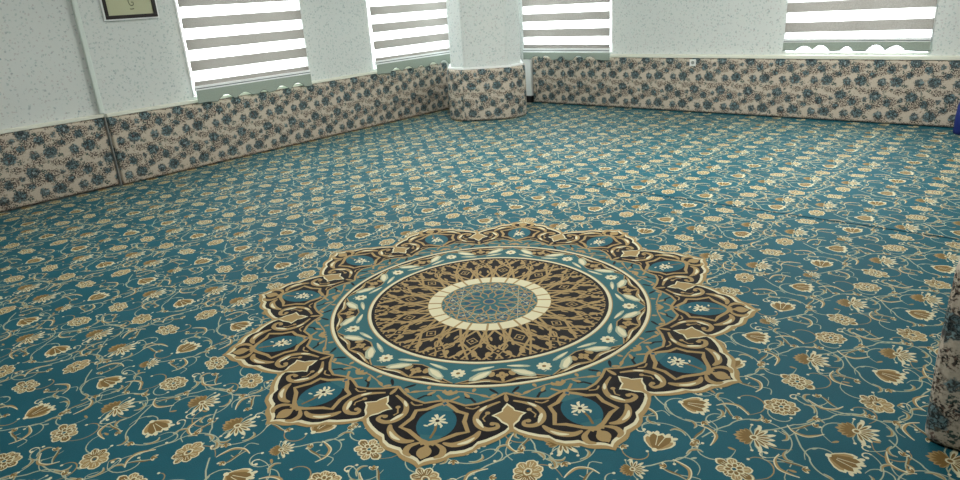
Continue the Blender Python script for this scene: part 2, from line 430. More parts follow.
# ------------------------------------------------------------------ carpet
SEAM_Y, SEAM2_Y = 4.856, 0.93
def build_carpet():
    root = None
    v, f, m = tile.arrays()
    V = np.array(v); nv = len(V)
    x0, y0 = -.94-.895, 2.194
    allv = []; allf = []; allm = []
    # base pile, cut along the seam
    ZP = .012
    Xa, Xb = XL+.001, XR-.02
    cuts = [YF+.02, SEAM_Y-.003, SEAM_Y+.003, YB-.005]
    base_v = []; base_f = []
    for a, b in ((cuts[0], cuts[1]), (cuts[2], cuts[3])):
        n = len(base_v)
        base_v += [(x, y, z) for z in (0.0, ZP) for x, y in ((Xa, a), (Xb, a), (Xb, b), (Xa, b))]
        base_f += [tuple(n+i for i in q) for q in ((4, 5, 6, 7), (3, 2, 1, 0), (0, 1, 5, 4), (1, 2, 6, 5), (2, 3, 7, 6), (3, 0, 4, 7))]
    n = len(base_v); sx0, sx1 = -4.2, XR-.05; zz = ZP+8.5*E0  # dark strip laid over the pile as the painted shade of the seam
    for i in range(14):
        a = sx0+(sx1-sx0)*i/14; b = sx0+(sx1-sx0)*(i+1)/14; n = len(base_v)
        wa = .0055*min(1, .15+(a-sx0)/1.8); wb = .0055*min(1, .15+(b-sx0)/1.8)
        base_v += [(a, SEAM_Y-wa, zz), (b, SEAM_Y-wb, zz), (b, SEAM_Y+wb, zz), (a, SEAM_Y+wa, zz)]; base_f.append((n, n+1, n+2, n+3))
    allv.append(np.array(base_v)); allf += base_f; allm += [MI['teal']]*12+[MI['seam']]*(len(base_f)-12)
    off = len(base_v)
    for ix in range(-6, 5):
        for iy in range(-4, 11):
            ox = x0+ix*TW; oy = y0+iy*TH
            if ox+TW < XL-.3 or ox > .9 or oy+TH < 0 or oy > YB+.2: continue
            # only the wedge of floor the room view takes in, with a margin
            if ox > -.2 and oy < 1.2: continue
            W = V+np.array([ox, oy, ZP])
            # keep whole ornaments that lie on the carpet
            for fi, face in enumerate(f):
                cx, cy = W[face[0]][0], W[face[0]][1]
                if cx < XL+.0 or cy > YB-.09: continue
                if (cx-MX)**2+(cy-MY)**2 < 1.05**2: continue
                allf.append(tuple(off+i for i in face)); allm.append(m[fi])
            allv.append(W); off += nv
    VV = np.concatenate(allv)
    me = bpy.data.meshes.new('carpet')
    used = np.zeros(len(VV), bool)
    lt = np.array([len(x) for x in allf]); li = np.concatenate([np.array(x) for x in allf])
    used[li] = True; remap = np.cumsum(used)-1; VV = VV[used]; li = remap[li]
    me.vertices.add(len(VV)); me.vertices.foreach_set('co', VV.astype(np.float32).ravel())
    me.loops.add(len(li)); me.loops.foreach_set('vertex_index', li.astype(np.int32))
    me.polygons.add(len(lt)); me.polygons.foreach_set('loop_start', (np.cumsum(lt)-lt).astype(np.int32))
    me.polygons.foreach_set('loop_total', lt.astype(np.int32))
    o = link('carpet', me, [M[k] for k in PAL])
    me.polygons.foreach_set('material_index', np.array(allm, dtype=np.int32))
    me.polygons.foreach_set('use_smooth', np.zeros(len(lt), bool))
    me.update(calc_edges=True); me.validate()
    tag(o, 'wall to wall teal carpet patterned with cream and gold flowers and curling vines', 'carpet')
    return o
carpet = build_carpet()

# ------------------------------------------------------------------ medallion woven into the carpet
def build_medallion(parent):
    k = Ink()
    B = .012+.0017
    d = .00018
    def C(r, t):   # polar (degrees from a petal axis) -> local xy
        a = math.radians(t); return (r*math.cos(a), r*math.sin(a))
    def rot(pts, q): 
        a = math.radians(q); return [(x*math.cos(a)-y*math.sin(a), x*math.sin(a)+y*math.cos(a)) for x, y in pts]
    def sect(fn):      # run fn(transform) for the 24 half sectors
        for i in range(12):
            for s in (1, -1):
                fn(lambda r, t, i=i, s=s: C(r, 30*i+s*t))
    def full(fn):
        for i in range(12): fn(lambda r, t, i=i: C(r, 30*i+t))
    def star(half, z, mat, sm=1):
        pts = []
        for i in range(12):
            for r, t in half: pts.append(C(r, 30*i+t))
            for r, t in half[::-1]:
                if 0 < t < 14.99: pts.append(C(r, 30*i+30-t))
                elif t < 15 and t == 0: pass
        k.poly(pts, mat, z)
    def arcs(prof, n=4, bulge=.006):
        """scalloped profile: outward bulging arcs between the given cusps"""
        out = []
        for (r0, t0), (r1, t1) in zip(prof[:-1], prof[1:]):
            for j in range(n):
                u = j/n
                out.append((r0+(r1-r0)*u+bulge*4*u*(1-u), t0+(t1-t0)*u))
        out.append(prof[-1]); return out
    cusp_out = [(1.437, 0), (1.372, 3.6), (1.305, 9.2), (1.205, 15)]
    cusp_dark = [(1.392, 0), (1.320, 4.6), (1.242, 9.0), (1.152, 15)]
    outer = [(1.412, 0), (1.395, .7), (1.384, 1.6), (1.376, 2.7), (1.363, 3.6), (1.343, 4.4), (1.337, 5.4), (1.329, 6.8), (1.310, 8.0), (1.283, 9.0), (1.268, 10.5), (1.244, 12.3), (1.218, 13.8), (1.194, 15)]
    dark = [(1.374, 0), (1.357, .6), (1.346, 1.4), (1.338, 2.4), (1.326, 3.5), (1.306, 4.3), (1.303, 5.2), (1.295, 6.6), (1.275, 7.9), (1.246, 8.7), (1.233, 10.2), (1.209, 12.1), (1.184, 13.7), (1.150, 15)]
    cream = [(r+.017, t) for r, t in dark]
    star(outer, B, 'tan'); star(cream, B+d, 'cream'); star(dark, B+2*d, 'brown')
    # dark rim line between tan and cream
    inner = [(.972, 0), (.985, 2.4), (1.006, 5), (.992, 8.2), (.962, 11.5), (.922, 15)]
    star(inner, B+3*d, 'teal_mid')
    # inner tan outline of the dark field
    for i in range(12):
        for s in (1, -1):
            k.stroke([C(r, 30*i+s*t) for r, t in inner], .013, 'tan', B+4*d)
    z4, z5, z6, z7 = B+4*d, B+5*d, B+6*d, B+7*d
    # petals
    def half(c):
        # blue field bounded by strapwork
        st = [(.992, 0), (1.015, 1.8), (1.048, 3.6), (1.066, 5.8), (1.118, 5.6), (1.186, 6.7), (1.200, 4.7), (1.243, 2.0), (1.274, 0)]
        k.stroke([c(*p) for p in st], .019, 'tan', z6)
        # straps that run on past the crossing
        k.stroke(smooth([c(1.243, 2.0), c(1.262, -.2), c(1.276, -1.2)], 3), .013, 'tan', z6)
        k.stroke([c(.992, 0), c(.965, 1.6), c(.94, 3.0)], .012, 'tan', z6)
        # curled leaf beside the palmette
        cl = smooth([c(.985, 13.4), c(1.010, 10.8), c(1.040, 8.9), c(1.092, 7.9), c(1.145, 8.6), c(1.172, 10.4), c(1.163, 12.3), c(1.138, 12.2), c(1.130, 11.0)], 4)
        k.stroke(cl, lambda t: .010+.016*math.sin(PI*min(1, t*1.05))**1, 'tan', z5)
        k.disk(c(1.137, 11.4), .012, 'tan', z5, 10)
        k.petal(c(1.160, 9.6), math.atan2(c(1.10, 8.1)[1]-c(1.160, 9.6)[1], c(1.10, 8.1)[0]-c(1.160, 9.6)[0]), .07, .017, 'cream', z6)
        k.petal(c(1.01, 10.2), math.atan2(c(1.045, 8.7)[1]-c(1.01, 10.2)[1], c(1.045, 8.7)[0]-c(1.01, 10.2)[0]), .05, .014, 'cream', z6)
        k.disk(c(1.062, 10.4), .011, 'tan', z5, 9); k.stroke([c(1.062, 10.4), c(1.10, 9.4), c(1.12, 9.9)], .007, 'tan', z5)
        # long leaf along the outer edge
        lf = smooth([c(1.180, 9.0), c(1.215, 8.2), c(1.250, 6.5), c(1.268, 4.4), c(1.258, 2.6)], 4)
        k.stroke(lf, lambda t: .008+.026*math.sin(PI*t)**.8, 'tan', z5)
        k.stroke(smooth([c(1.222, 8.1), c(1.250, 6.8), c(1.264, 5.2)], 4), lambda t: .004+.012*math.sin(PI*t), 'cream', z6)
        # drop beside the bud
        k.stroke(smooth([c(1.262, 1.2), c(1.292, 2.9), c(1.330, 3.0), c(1.348, 1.9)], 4), lambda t: .007+.019*math.sin(PI*min(1, t*.95)), 'tan', z5)
        # small fill
        k.stroke(smooth([c(1.02, 5.2), c(1.03, 7.0), c(1.012, 8.4)], 3), .008, 'tan', z5)
        # tendrils on the teal ground round the ring
        k.stroke(smooth([c(.925, 0), c(.903, 2.5), c(.912, 5.5), c(.925, 8.0), c(.945, 10.2), c(.950, 12.2)], 4), .0075, 'tan', z4)
        for r, t, aa, L in ((.912, 4.0, 60, .045), (.905, 6.3, -80, .03), (.925, 8.0, 30, .045), (.944, 11.0, -40, .035), (.893, 1.6, 90, .03)):
            p0 = c(r, t); p1 = c(r+.02*math.sin(math.radians(aa)), t+1.6*math.cos(math.radians(aa)))
            k.petal(p0, math.atan2(p1[1]-p0[1], p1[0]-p0[0]), L, .018, 'tan', z4)
        k.petal(c(.925, 13.2), math.atan2(c(.885, 11)[1]-c(.925, 13.2)[1], c(.885, 11)[0]-c(.925, 13.2)[0]), .06, .016, 'brown', z4)
        k.stroke([c(.985, 7.4), c(.955, 6.2), c(.945, 4.4)], .012, 'brown', z4-d*.5)
        # ring of leaves
        k.poly([c(*p) for p in ((.853, 0), (.838, 1.4), (.805, 4.6), (.770, 7.2), (.735, 11), (.718, 15), (.853, 15), (.853, 7.5))], 'brown', B+4.3*d)
        k.stroke(smooth([c(.842, .4), c(.812, 4.0), c(.775, 7.0), c(.738, 10.9), (c(.722, 15))], 3), .007, 'tan', z5)
        pa = c(.738, 11.4); pb = c(.818, 4.3); k.petal(pa, math.atan2(pb[1]-pa[1], pb[0]-pa[0]), math.hypot(pb[0]-pa[0], pb[1]-pa[1]), .052, 'vine', z6, .4)
        k.petal(P(pa, math.atan2(pb[1]-pa[1], pb[0]-pa[0]), .012), math.atan2(pb[1]-pa[1], pb[0]-pa[0])+.06, .098, .030, 'cream', z7, .45)
        pa = c(.700, 12.6); pb = c(.733, 4.2); k.petal(pa, math.atan2(pb[1]-pa[1], pb[0]-pa[0]), math.hypot(pb[0]-pa[0], pb[1]-pa[1]), .024, 'vine', z5, .5)
        k.petal(pa, math.atan2(pb[1]-pa[1], pb[0]-pa[0]), .08, .012, 'cream', z6, .5)
        k.stroke(smooth([c(.846, 1.0), c(.828, 6.0), c(.815, 9.5), c(.826, 12.5), c(.838, 15)], 3), lambda t: .006+.014*math.sin(PI*t), 'tan', z5)
        k.stroke(smooth([c(.835, 4.5), c(.824, 8.0), c(.822, 11)], 3), .006, 'cream', z6)
        k.petal(c(.745, 12.2), math.atan2(c(.79, 11)[1]-c(.745, 12.2)[1], c(.79, 11)[0]-c(.745, 12.2)[0]), .045, .03, 'tan', z6-.0002)
    sect(half)
    def whole(c):
        # blue oval on the dark field
        cx = 1.138
        pts = []
        for j in range(24):
            u = 2*PI*j/24; r = cx+.104*math.cos(u); t = math.degrees(math.atan2(.080*math.sin(u), r)); pts.append(c(r, t))
        k.poly(pts, 'teal', B+4.2*d)
        k.poly([c(1.215, -2.2), c(1.215, 2.2), c(1.243, 1.7), c(1.270, 0), c(1.243, -1.7)], 'teal_mid', B+4.4*d)
        k.poly([c(.993, 0), c(1.02, 1.5), c(1.05, 2.8), c(1.05, -2.8), c(1.02, -1.5)], 'teal_mid', B+4.4*d)
        fc = c(1.120, 0)
        for j in range(9):
            a = 2*PI*j/9+.3; k.petal(P(fc, a, .006), a, .030+.012*(j % 3 == 0), .013, 'cream', z5)
        for j, (r, t) in enumerate(((1.165, 1.2), (1.16, -1.4), (1.075, 1.1), (1.08, -1.2))):
            k.petal(c(r, t), 1.3*j, .022, .010, 'cream', z5)
        k.disk(fc, .009, 'brown', z6, 8)
        k.stroke([fc, c(1.185, .3), c(1.235, 0)], .010, 'gold', B+4.6*d)
        # round bud with two heads at the tip
        b0 = c(1.276, 0)
        k.disk(c(1.320, 0), .034, 'tan', z6, 16, .85)
        k.poly([c(1.272, 0), c(1.30, .9), c(1.35, .6), c(1.362, 0), c(1.35, -.6), c(1.30, -.9)], 'tan', z6)
        # fleur on the teal ground
        for aa in (-38, 0, 38):
            p0 = c(.935, 0); p1 = c(.935-.03*math.cos(math.radians(aa)), 2.*math.sin(math.radians(aa)))
            k.petal(p0, math.atan2(p1[1]-p0[1], p1[0]-p0[0]), .042, .022, 'tan', z5)
        k.poly([c(.978, 0), c(.995, 1.), c(1.018, 0), c(.995, -1.)], 'tan', z7)
        k.poly([c(.986, 0), c(.997, .6), c(1.010, 0), c(.997, -.6)], 'blue', z7+d)
        # rosette of the leaf ring
        rc = c(.757, 0)
        for j in range(8):
            a = 2*PI*j/8; k.petal(P(rc, a, .006), a, .030, .020, 'cream', z6)
        k.disk(rc, .010, 'gold', z7, 8)
        k.stroke([c(.80, -1.2), c(.79, 0), c(.80, 1.2)], .006, 'vine', z5)
        # quatrefoil on the dark ground
        qc = c(.778, 15)
        a0 = math.atan2(qc[1], qc[0])
        for j in range(4): k.disk(P(qc, a0+j*PI/2, .016), .0135, 'tan', z6, 10)
        k.petal(c(.79, 15), a0, .045, .016, 'tan', z5)
        # palmette in the notch
        hp = [(1.000, 15), (1.022, 14.2), (1.036, 13.7), (1.054, 13.5), (1.064, 12.6), (1.082, 11.2), (1.096, 12.2), (1.112, 12.7), (1.132, 13.2), (1.152, 14.2), (1.165, 14.5), (1.190, 15)]
        pal = [c(*p) for p in hp]+[c(r, 30-t) for r, t in hp[-2:0:-1]]
        k.poly(pal, 'cream', z6)
        cc = c(1.088, 15)
        k.poly([(cc[0]+(x-cc[0])*.84, cc[1]+(y-cc[1])*.84) for x, y in pal], 'tan', z7)
        k.stroke([c(1.150, 15), c(1.200, 15)], .018, 'tan', z7)
        # dark waist in front of the palmette
        k.petal(c(.930, 15), a0+0*PI, .062, .020, 'tan', z5)
    full(whole)
    def ring(r0, r1, mat, z, n=144):
        a = [C(r1, 360*i/n) for i in range(n)]; b = [C(r0, 360*i/n) for i in range(n)]
        kk = len(k.v); k.v += [(p[0], p[1], z) for p in b]+[(p[0], p[1], z) for p in a]
        for i in range(n):
            j = (i+1) % n; k.f.append((kk+i, kk+n+i, kk+n+j, kk+j)); k.m.append(MI[mat])
    ring(.862, .872, 'tan', z7); ring(.851, .866, 'cream', z7+d); ring(.842, .852, 'brown', z7)
    ring(.667, .673, 'tan', z7); ring(.652, .668, 'cream', z7+d); ring(.634, .653, 'brown', z6)
    # inner field: dark ground with star strapwork
    k.disk((0, 0), .645, 'brown', B+3.5*d, 144)
    def chord(R, a0, span, w, mat, z, rmin):
        p, q = C(R, a0), C(R, a0+span)
        n = 14; pts = [(p[0]+(q[0]-p[0])*i/n, p[1]+(q[1]-p[1])*i/n) for i in range(n+1)]
        k.stroke([pts[0], pts[-1]], w, mat, z)
    for i in range(24):
        for sg in (1, -1):
            z = B+(4.2+.05*(i % 3)+.1*(sg > 0))*d
            k.stroke([C(.340, 15*i), C(.470, 15*i+sg*8.2), C(.634, 15*i+sg*22)], .0135, 'tan', z)
            k.stroke([C(.340, 15*i+7.5), C(.50, 15*i+7.5+sg*2.6), C(.634, 15*i+7.5+sg*9)], .0115, 'tan', z+.2*d)
    def lat(c):
        # looping scallops against the outer edge and leaf fills
        k.stroke(smooth([c(.632, 0), c(.640, 2.2), c(.628, 4.3), c(.610, 5.4), c(.600, 4.2), c(.607, 2.8)], 3), .0085, 'tan', z5)
        k.stroke(smooth([c(.632, 15), c(.640, 12.5), c(.630, 10.5), c(.612, 9.6), c(.602, 10.8), c(.610, 12)], 3), .0085, 'tan', z5)
        for r, t, r2, t2, W in ((.545, 2.6, .608, 4.2, .030), (.612, 9.4, .560, 10.6, .026), (.470, 5.2, .520, 6.2, .018), (.455, 12.2, .41, 11.4, .016), (.50, 13.6, .55, 14.4, .016)):
            p0, p1 = c(r, t), c(r2, t2)
            k.petal(p0, math.atan2(p1[1]-p0[1], p1[0]-p0[0]), math.hypot(p1[0]-p0[0], p1[1]-p0[1]), W, 'tan', z5)
        k.stroke(smooth([c(.345, 5.0), c(.385, 8.5), c(.43, 7.4), c(.47, 10.5), c(.515, 9.3), c(.56, 12.8)], 3), .008, 'tan', z5)
    sect(lat)
    def lat2(c):
        for rr, t in ((.560, 15), (.455, 0)):
            q = lambda s: [c(rr-s, t), c(rr, t+math.degrees(s*.9/rr)), c(rr+s, t), c(rr, t-math.degrees(s*.9/rr))]
            k.poly(q(.036), 'tan', z6); k.poly(q(.027), 'brown', z6+d*.5); k.poly(q(.011), 'tan', z7)
    full(lat2)
    # cream ring with paired bars, and the star disc in the middle
    ring(.330, .343, 'tan', z7); ring(.268, .3395, 'cream', z7+.3*d)
    ring(.329, .3345, 'cream', z7+d)
    k.disk((0, 0), .272, 'tan', z7, 96); k.disk((0, 0), .264, 'teal_mid', z7+.5*d, 96)
    for i in range(12):
        for t in (8.6, 21.4):
            k.stroke([C(.262, 30*i+t+(.8 if t < 15 else -.8)), C(.352, 30*i+t)], .012, 'tan', z7+1.5*d)
    for i in range(12):
        k.disk(C(.212, 30*i), .030, 'blue', z7+.8*d, 10)
        k.disk(C(.212, 30*i), .008, 'vine', z7+1.2*d, 8)
        k.disk(C(.12, 30*i+15), .018, 'blue', z7+.8*d, 8)
        for span, w in ((60, .0055), (105, .005)):
            p, q = C(.262, 30*i), C(.262, 30*i+span); k.stroke([p, q], w, 'tan' if span < 140 else 'vine', z7+(1.+.1*(span % 7))*d)
            if span == 105:
                p, q = C(.262, 30*i+15), C(.262, 30*i+15+span); k.stroke([p, q], w*.8, 'vine', z7+1.05*d)
    for i in range(12):
        for sg in (1, -1):
            k.stroke(smooth([C(.262, 30*i), C(.222, 30*i+sg*9), C(.17, 30*i+sg*8), C(.13, 30*i+sg*2), C(.095, 30*i+sg*13), C(.055, 30*i+sg*15)], 3), .0078, 'tan', z7+1.7*d)
    k.disk((0, 0), .036, 'tan', z7+2*d, 12); k.disk((0, 0), .028, 'blue', z7+2.5*d, 12)
    me = bpy.data.meshes.new('medallion')
    me.from_pydata(k.v, [], k.f)
    o = link('medallion', me, [M[q] for q in PAL], parent)
    me.polygons.foreach_set('material_index', np.array(k.m, dtype=np.int32)); me.update()
    # normals up
    bm = bmesh.new(); bm.from_mesh(me)
    for fc in bm.faces:
        fc.normal_update()
        if fc.normal.z < 0: fc.normal_flip()
    bm.to_mesh(me); bm.free()
    o.location = (MX, MY, 0); o.rotation_euler[2] = math.radians(MPH)
    o['label'] = 'twelve pointed tan and dark brown medallion woven into the teal carpet'
    return o
build_medallion(carpet)

# ------------------------------------------------------------------ room shell
T = .28
bm = bmesh.new(); box(bm, XL-.4, XR+.3, YF-.3, YB+.3, -.15, 0.0); struct('floor', bm, M['slab'])
bm = bmesh.new(); box(bm, XL-.4, XR+.3, YF-.3, YB+.3, ZC, ZC+.15); struct('ceiling', bm, M['ceiling'])
STEP_Y = 2.64; XS = XL-.052
ZW0, ZW1 = .76, 2.30
WL = [(3.58, 5.075), (6.145, 7.66)]
WB = [(-6.42, -4.93), (-2.655, -1.195)]
def holed_wall(name, axis, face, a0, a1, wins, outward):
    """wall with window openings; axis 'y' = runs along y (left wall)"""
    bm = bmesh.new()
    def bx(u0, u1, z0, z1):
        lo, hi = sorted((face, face+outward*T))
        if axis == 'y': box(bm, lo, hi, u0, u1, z0, z1)
        else: box(bm, u0, u1, lo, hi, z0, z1)
    bx(a0, a1, 0, ZW0); bx(a0, a1, ZW1, ZC)
    e = [a0]+[q for w in wins for q in w]+[a1]
    for u0, u1 in zip(e[::2], e[1::2]): bx(u0, u1, ZW0, ZW1)
    return bm
bm = holed_wall('wall_left', 'y', XL, STEP_Y, YB, WL, -1)
box(bm, XS-T, XS, YF-T, STEP_Y, 0, ZC)
struct('wall_left', bm, M['paper'])
struct('wall_back', holed_wall('wall_back', 'x', YB, XL-T, XR+T, WB, 1), M['paper'])
bm = bmesh.new(); box(bm, XR, XR+T, YF, YB, 0, ZC); struct('wall_right', bm, M['paper'])
bm = bmesh.new(); box(bm, XS, XR+T, YF-T, YF, 0, ZC); struct('wall_front', bm, M['paper'])

# rails on top of the padding
bm = bmesh.new(); box(bm, XL, XL+.052, STEP_Y+.005, YB-1.15, .708, .742, .006); struct('trim_1', bm, M['rail'])
bm = bmesh.new(); box(bm, XS, XS+.050, YF, STEP_Y, .708, .742, .006); struct('trim_2', bm, M['rail'])
bm = bmesh.new(); box(bm, WB[0][1]-.01, XR, YB-.055, YB, .700, .742, .006); struct('trim_3', bm, M['rail'])
bm = bmesh.new(); box(bm, XL-.045, XL+.004, STEP_Y-.034, STEP_Y+.012, .745, ZC-.01, .012); struct('trim_5', bm, M['step_light'])  # pale strip; its colour stands for light caught on the wall step

# ------------------------------------------------------------------ windows and blinds
def local_frame(axis, face, u0):
    """empties at windows: local x along the wall to the viewer's right, local y out of the room"""
    if axis == 'y': return Matrix.Translation((face, u0, 0)) @ Matrix.Rotation(PI/2, 4, 'Z')
    return Matrix.Translation((u0, face, 0))
def window(n, axis, face, u0, u1):
    W = u1-u0
    root = bpy.data.objects.new('window_%d' % n, None); COL.objects.link(root); root.matrix_world = local_frame(axis, face, u0)
    tag(root, kind='structure')
    bm = bmesh.new(); y0, y1 = .14, .20
    for a in ((0, .06, ZW0, ZW1), (W-.06, W, ZW0, ZW1), (.06, W-.06, ZW0, ZW0+.06), (.06, W-.06, ZW1-.06, ZW1), (W/2-.035, W/2+.035, ZW0+.06, ZW1-.06)):
        box(bm, a[0], a[1], y0, y1, a[2], a[3], .006)
    bobj('window_frame', bm, M['pvc'], root)
    for a, b in ((.06, W/2-.035), (W/2+.035, W-.06)):
        bm = bmesh.new(); box(bm, a-.004, b+.004, .165, .171, ZW0+.056, ZW1-.056); bobj('pane', bm, M['glass'], root)
    bm = bmesh.new()
    box(bm, 0, W, -.004, .138, ZW0, ZW0+.012, .003)
    bobj('window_sill', bm, M['pvc'], root)
    bm = bmesh.new()
    for a in ((0.0, .022, ZW0+.014, ZW1), (W-.022, W, ZW0+.014, ZW1)): box(bm, a[0], a[1], -.008, .135, a[2], a[3], .003)
    bobj('window_casing', bm, M['pvc'], root)
window(1, 'y', XL, *WL[0]); window(2, 'y', XL, *WL[1]); window(3, 'x', YB, *WB[0]); window(4, 'x', YB, *WB[1])

def blind(axis, face, u0, u1, first_z, bar_top, val, label, left_lower=0., off=.018, phase=0):
    """double roller blind: grey and sheer bands, bottom bar, scalloped valance below"""
    W = u1-u0
    root = bpy.data.objects.new('roller_blind', None); COL.objects.link(root); root.matrix_world = local_frame(axis, face, u0)
    tag(root, label, 'blind', 'striped roller blinds with scalloped hems')
    y = -off
    a, b = .004, W-.004
    bm = bmesh.new()
    # bands from bar_top upwards; z list of grey intervals
    zs = []
    z = first_z
    while z < 2.30: zs.append((z, min(2.30, z+.110))); z += .2175
    edges = [bar_top-.005]; kinds = []
    thin = first_z-.2175+.110
    if thin > bar_top+.004: edges.append(thin); kinds.append(1)
    for q0, q1 in zs:
        if q0 > edges[-1]: edges.append(q0); kinds.append(0)
        if q1 > edges[-1]: edges.append(q1); kinds.append(1)
    if edges[-1] < 2.30: edges.append(2.30); kinds.append(0)
    nseg = 12
    rows_ = []
    for zz in edges:
        rows_.append([bm.verts.new((a+(b-a)*i/nseg, y+.0015*math.sin(i*1.3+zz*4), zz+ left_lower*(i/nseg))) for i in range(nseg+1)])
    back = []
    for zz in edges:
        back.append([bm.verts.new((a+(b-a)*i/nseg, y+.0015*math.sin(i*1.3+zz*4)+.0018, zz+left_lower*(i/nseg))) for i in range(nseg+1)])
    fr = []
    for r in range(len(edges)-1):
        for i in range(nseg):
            f = bm.faces.new((rows_[r][i], rows_[r][i+1], rows_[r+1][i+1], rows_[r+1][i])); f.material_index = 1-kinds[r]
    for v in [v for r in back for v in r]: bm.verts.remove(v)
    bobj('blind_fabric', bm, [M['band'], M['sheer']], root)
    bm = bmesh.new(); box(bm, 0.0, W, y-.014, y+.012, bar_top-.052, bar_top, .005)
    br = bobj('bottom_bar', bm, M['pvc'], root)
    bm = bmesh.new(); box(bm, .002, W-.002, y-.0165, y-.013, bar_top-.031, bar_top-.023); bobj('groove', bm, M['grout'], br)
    bm = bmesh.new(); box(bm, -.01, W+.01, y-.045, y+.03, 2.29, 2.37, .01); bobj('headbox', bm, M['pvc'], root)
    # scalloped valance: outline as a thick cloth strip
    vt, vb = val
    n = 150; pts = []
    arches = ((.22, .375, .545, .715, .86), (.16, .285, .465, .66, .785))[phase]
    
    for i in range(n+1):
        u = i/n; h = 0.
        for ac, aw in zip(arches, (.125, .125, .085, .125, .125)):
            g = (u-ac)/aw+.5
            if 0 < g < 1: h = math.sin(PI*g)**.7*(1 if aw > .1 else .75)
        # the cloth between two arches hangs in a shallow rounded lobe
        ztop = vb+.056
        h += .10*math.sin(u*31)
        pts.append((W*u, vb+(ztop-vb)*h))
    bm = bmesh.new()
    th = .003; yy = y-.017
    F = []; Bk = []
    for x, z in pts:
        dy = .002*math.sin(x*9)
        F.append((bm.verts.new((x, yy+dy, z)), bm.verts.new((x, yy+dy, vt)))); Bk.append((bm.verts.new((x, yy+dy+th, z)), bm.verts.new((x, yy+dy+th, vt))))
    for i in range(n):
        bm.faces.new((F[i][0], F[i+1][0], F[i+1][1], F[i][1])); bm.faces.new((Bk[i][1], Bk[i+1][1], Bk[i+1][0], Bk[i][0]))
        bm.faces.new((F[i][0], Bk[i][0], Bk[i+1][0], F[i+1][0])); bm.faces.new((F[i][1], F[i+1][1], Bk[i+1][1], Bk[i][1]))
    bm.faces.new((F[0][0], F[0][1], Bk[0][1], Bk[0][0])); bm.faces.new((F[-1][1], F[-1][0], Bk[-1][0], Bk[-1][1]))
    vo = bobj('scalloped_valance', bm, M['valance'], root)
    # piping along the scallops
    bm = bmesh.new(); prev = None; rr = .0032
    for x, z in pts:
        ringv = [bm.verts.new((x, yy-.001+rr*math.cos(q), z+rr*math.sin(q))) for q in (0, PI/2, PI, 3*PI/2)]
        if prev:
            for j in range(4): bm.faces.new((prev[j], ringv[j], ringv[(j+1) % 4], prev[(j+1) % 4]))
        prev = ringv
    bobj('piping', bm, M['grout'], vo)
    return root
blind('y', XL, WL[0][0], WL[0][1], 1.040, .885, (.838, .700), 'striped blind on the left wall beside the framed print, left of the wall step', off=.072)
blind('y', XL, WL[1][0], WL[1][1], 1.020, .875, (.825, .694), 'striped blind on the left wall, close to the left side of the pillar', off=.072, phase=0)
blind('x', YB, WB[0][0], WB[0][1], .985, .822, (.762, .665), 'striped blind on the back wall just right of the corner pillar', off=.070, phase=1)
blind('x', YB, WB[1][0], WB[1][1], .992, .925, (.885, .795), 'striped blind at the top right whose scalloped hem ends above the rail', left_lower=.012, off=.030, phase=1)

# ------------------------------------------------------------------ upholstered wall padding
PROF_R = .028
def pad_profile(h, dep):
    p = [(0.0, 0.016), (dep*.55, .016)]
    for i in range(5):
        a = -PI/2+PI/2*i/4; p.append((dep-PROF_R+PROF_R*math.cos(a), .016+PROF_R+PROF_R*math.sin(a)))
    for i in range(1, 6): p.append((dep+.006*math.sin(PI*i/6), .04+(h-.08)*i/6))
    for i in range(5):
        a = PI/2*i/4; p.append((dep-PROF_R+PROF_R*math.cos(a), h-PROF_R+PROF_R*math.sin(a)))
    p.append((0.0, h)); return p
def sweep_pad(name, path, normals, h, dep, closed=False, uoff=0.):
    """path of (x,y) with outward normals; the padding profile is swept along it"""
    prof = pad_profile(h, dep)
    bm = bmesh.new(); uvl = bm.loops.layers.uv.new('UVMap')
    s = [0]; 
    op = [(p[0]+n[0]*dep, p[1]+n[1]*dep) for p, n in zip(path, normals)]
    for i in range(1, len(path)): s.append(s[-1]+math.hypot(op[i][0]-op[i-1][0], op[i][1]-op[i-1][1]))
    L = [0]
    for i in range(1, len(prof)): L.append(L[-1]+math.hypot(prof[i][0]-prof[i-1][0], prof[i][1]-prof[i-1][1]))
    ringv = [[bm.verts.new((p[0]+n[0]*q[0], p[1]+n[1]*q[0], q[1])) for q in prof] for p, n in zip(path, normals)]
    for i in range(len(path)-1):
        for j in range(len(prof)-1):
            f = bm.faces.new((ringv[i][j], ringv[i+1][j], ringv[i+1][j+1], ringv[i][j+1]))
            for lp, (ii, jj) in zip(f.loops, ((i, j), (i+1, j), (i+1, j+1), (i, j+1))): lp[uvl].uv = (s[ii]+uoff, L[jj])
            f.smooth = True
    if not closed:
        for e in (0, -1):
            f = bm.faces.new(ringv[e] if e == 0 else ringv[e][::-1])
            for lp in f.loops:
                co = lp.vert.co; lp[uvl].uv = (s[e]+uoff+(co-ringv[e][0].co).xy.length, co.z)
    bmesh.ops.recalc_face_normals(bm, faces=bm.faces)
    return bobj(name, bm, M['floral'])
def straight(name, p, q, n, h, dep, uoff=0.):
    L = math.hypot(q[0]-p[0], q[1]-p[1]); k = max(2, int(L/.25)); r = .02
    ts = [0, .004/L, .012/L, .026/L]+[(.05+(L-.1)*i/k)/L for i in range(k+1)]+[1-.026/L, 1-.012/L, 1-.004/L, 1]
    path = []; nn = []
    for t in ts:
        d = min(t, 1-t)*L; ins = 0 if d >= r else r-math.sqrt(max(0, r*r-(r-d)**2))
        path.append((p[0]+(q[0]-p[0])*t, p[1]+(q[1]-p[1])*t)); sc = (dep-ins)/dep
        nn.append((n[0]*sc, n[1]*sc))
    return sweep_pad(name, path, nn, h, dep, uoff=uoff)
PH = .710
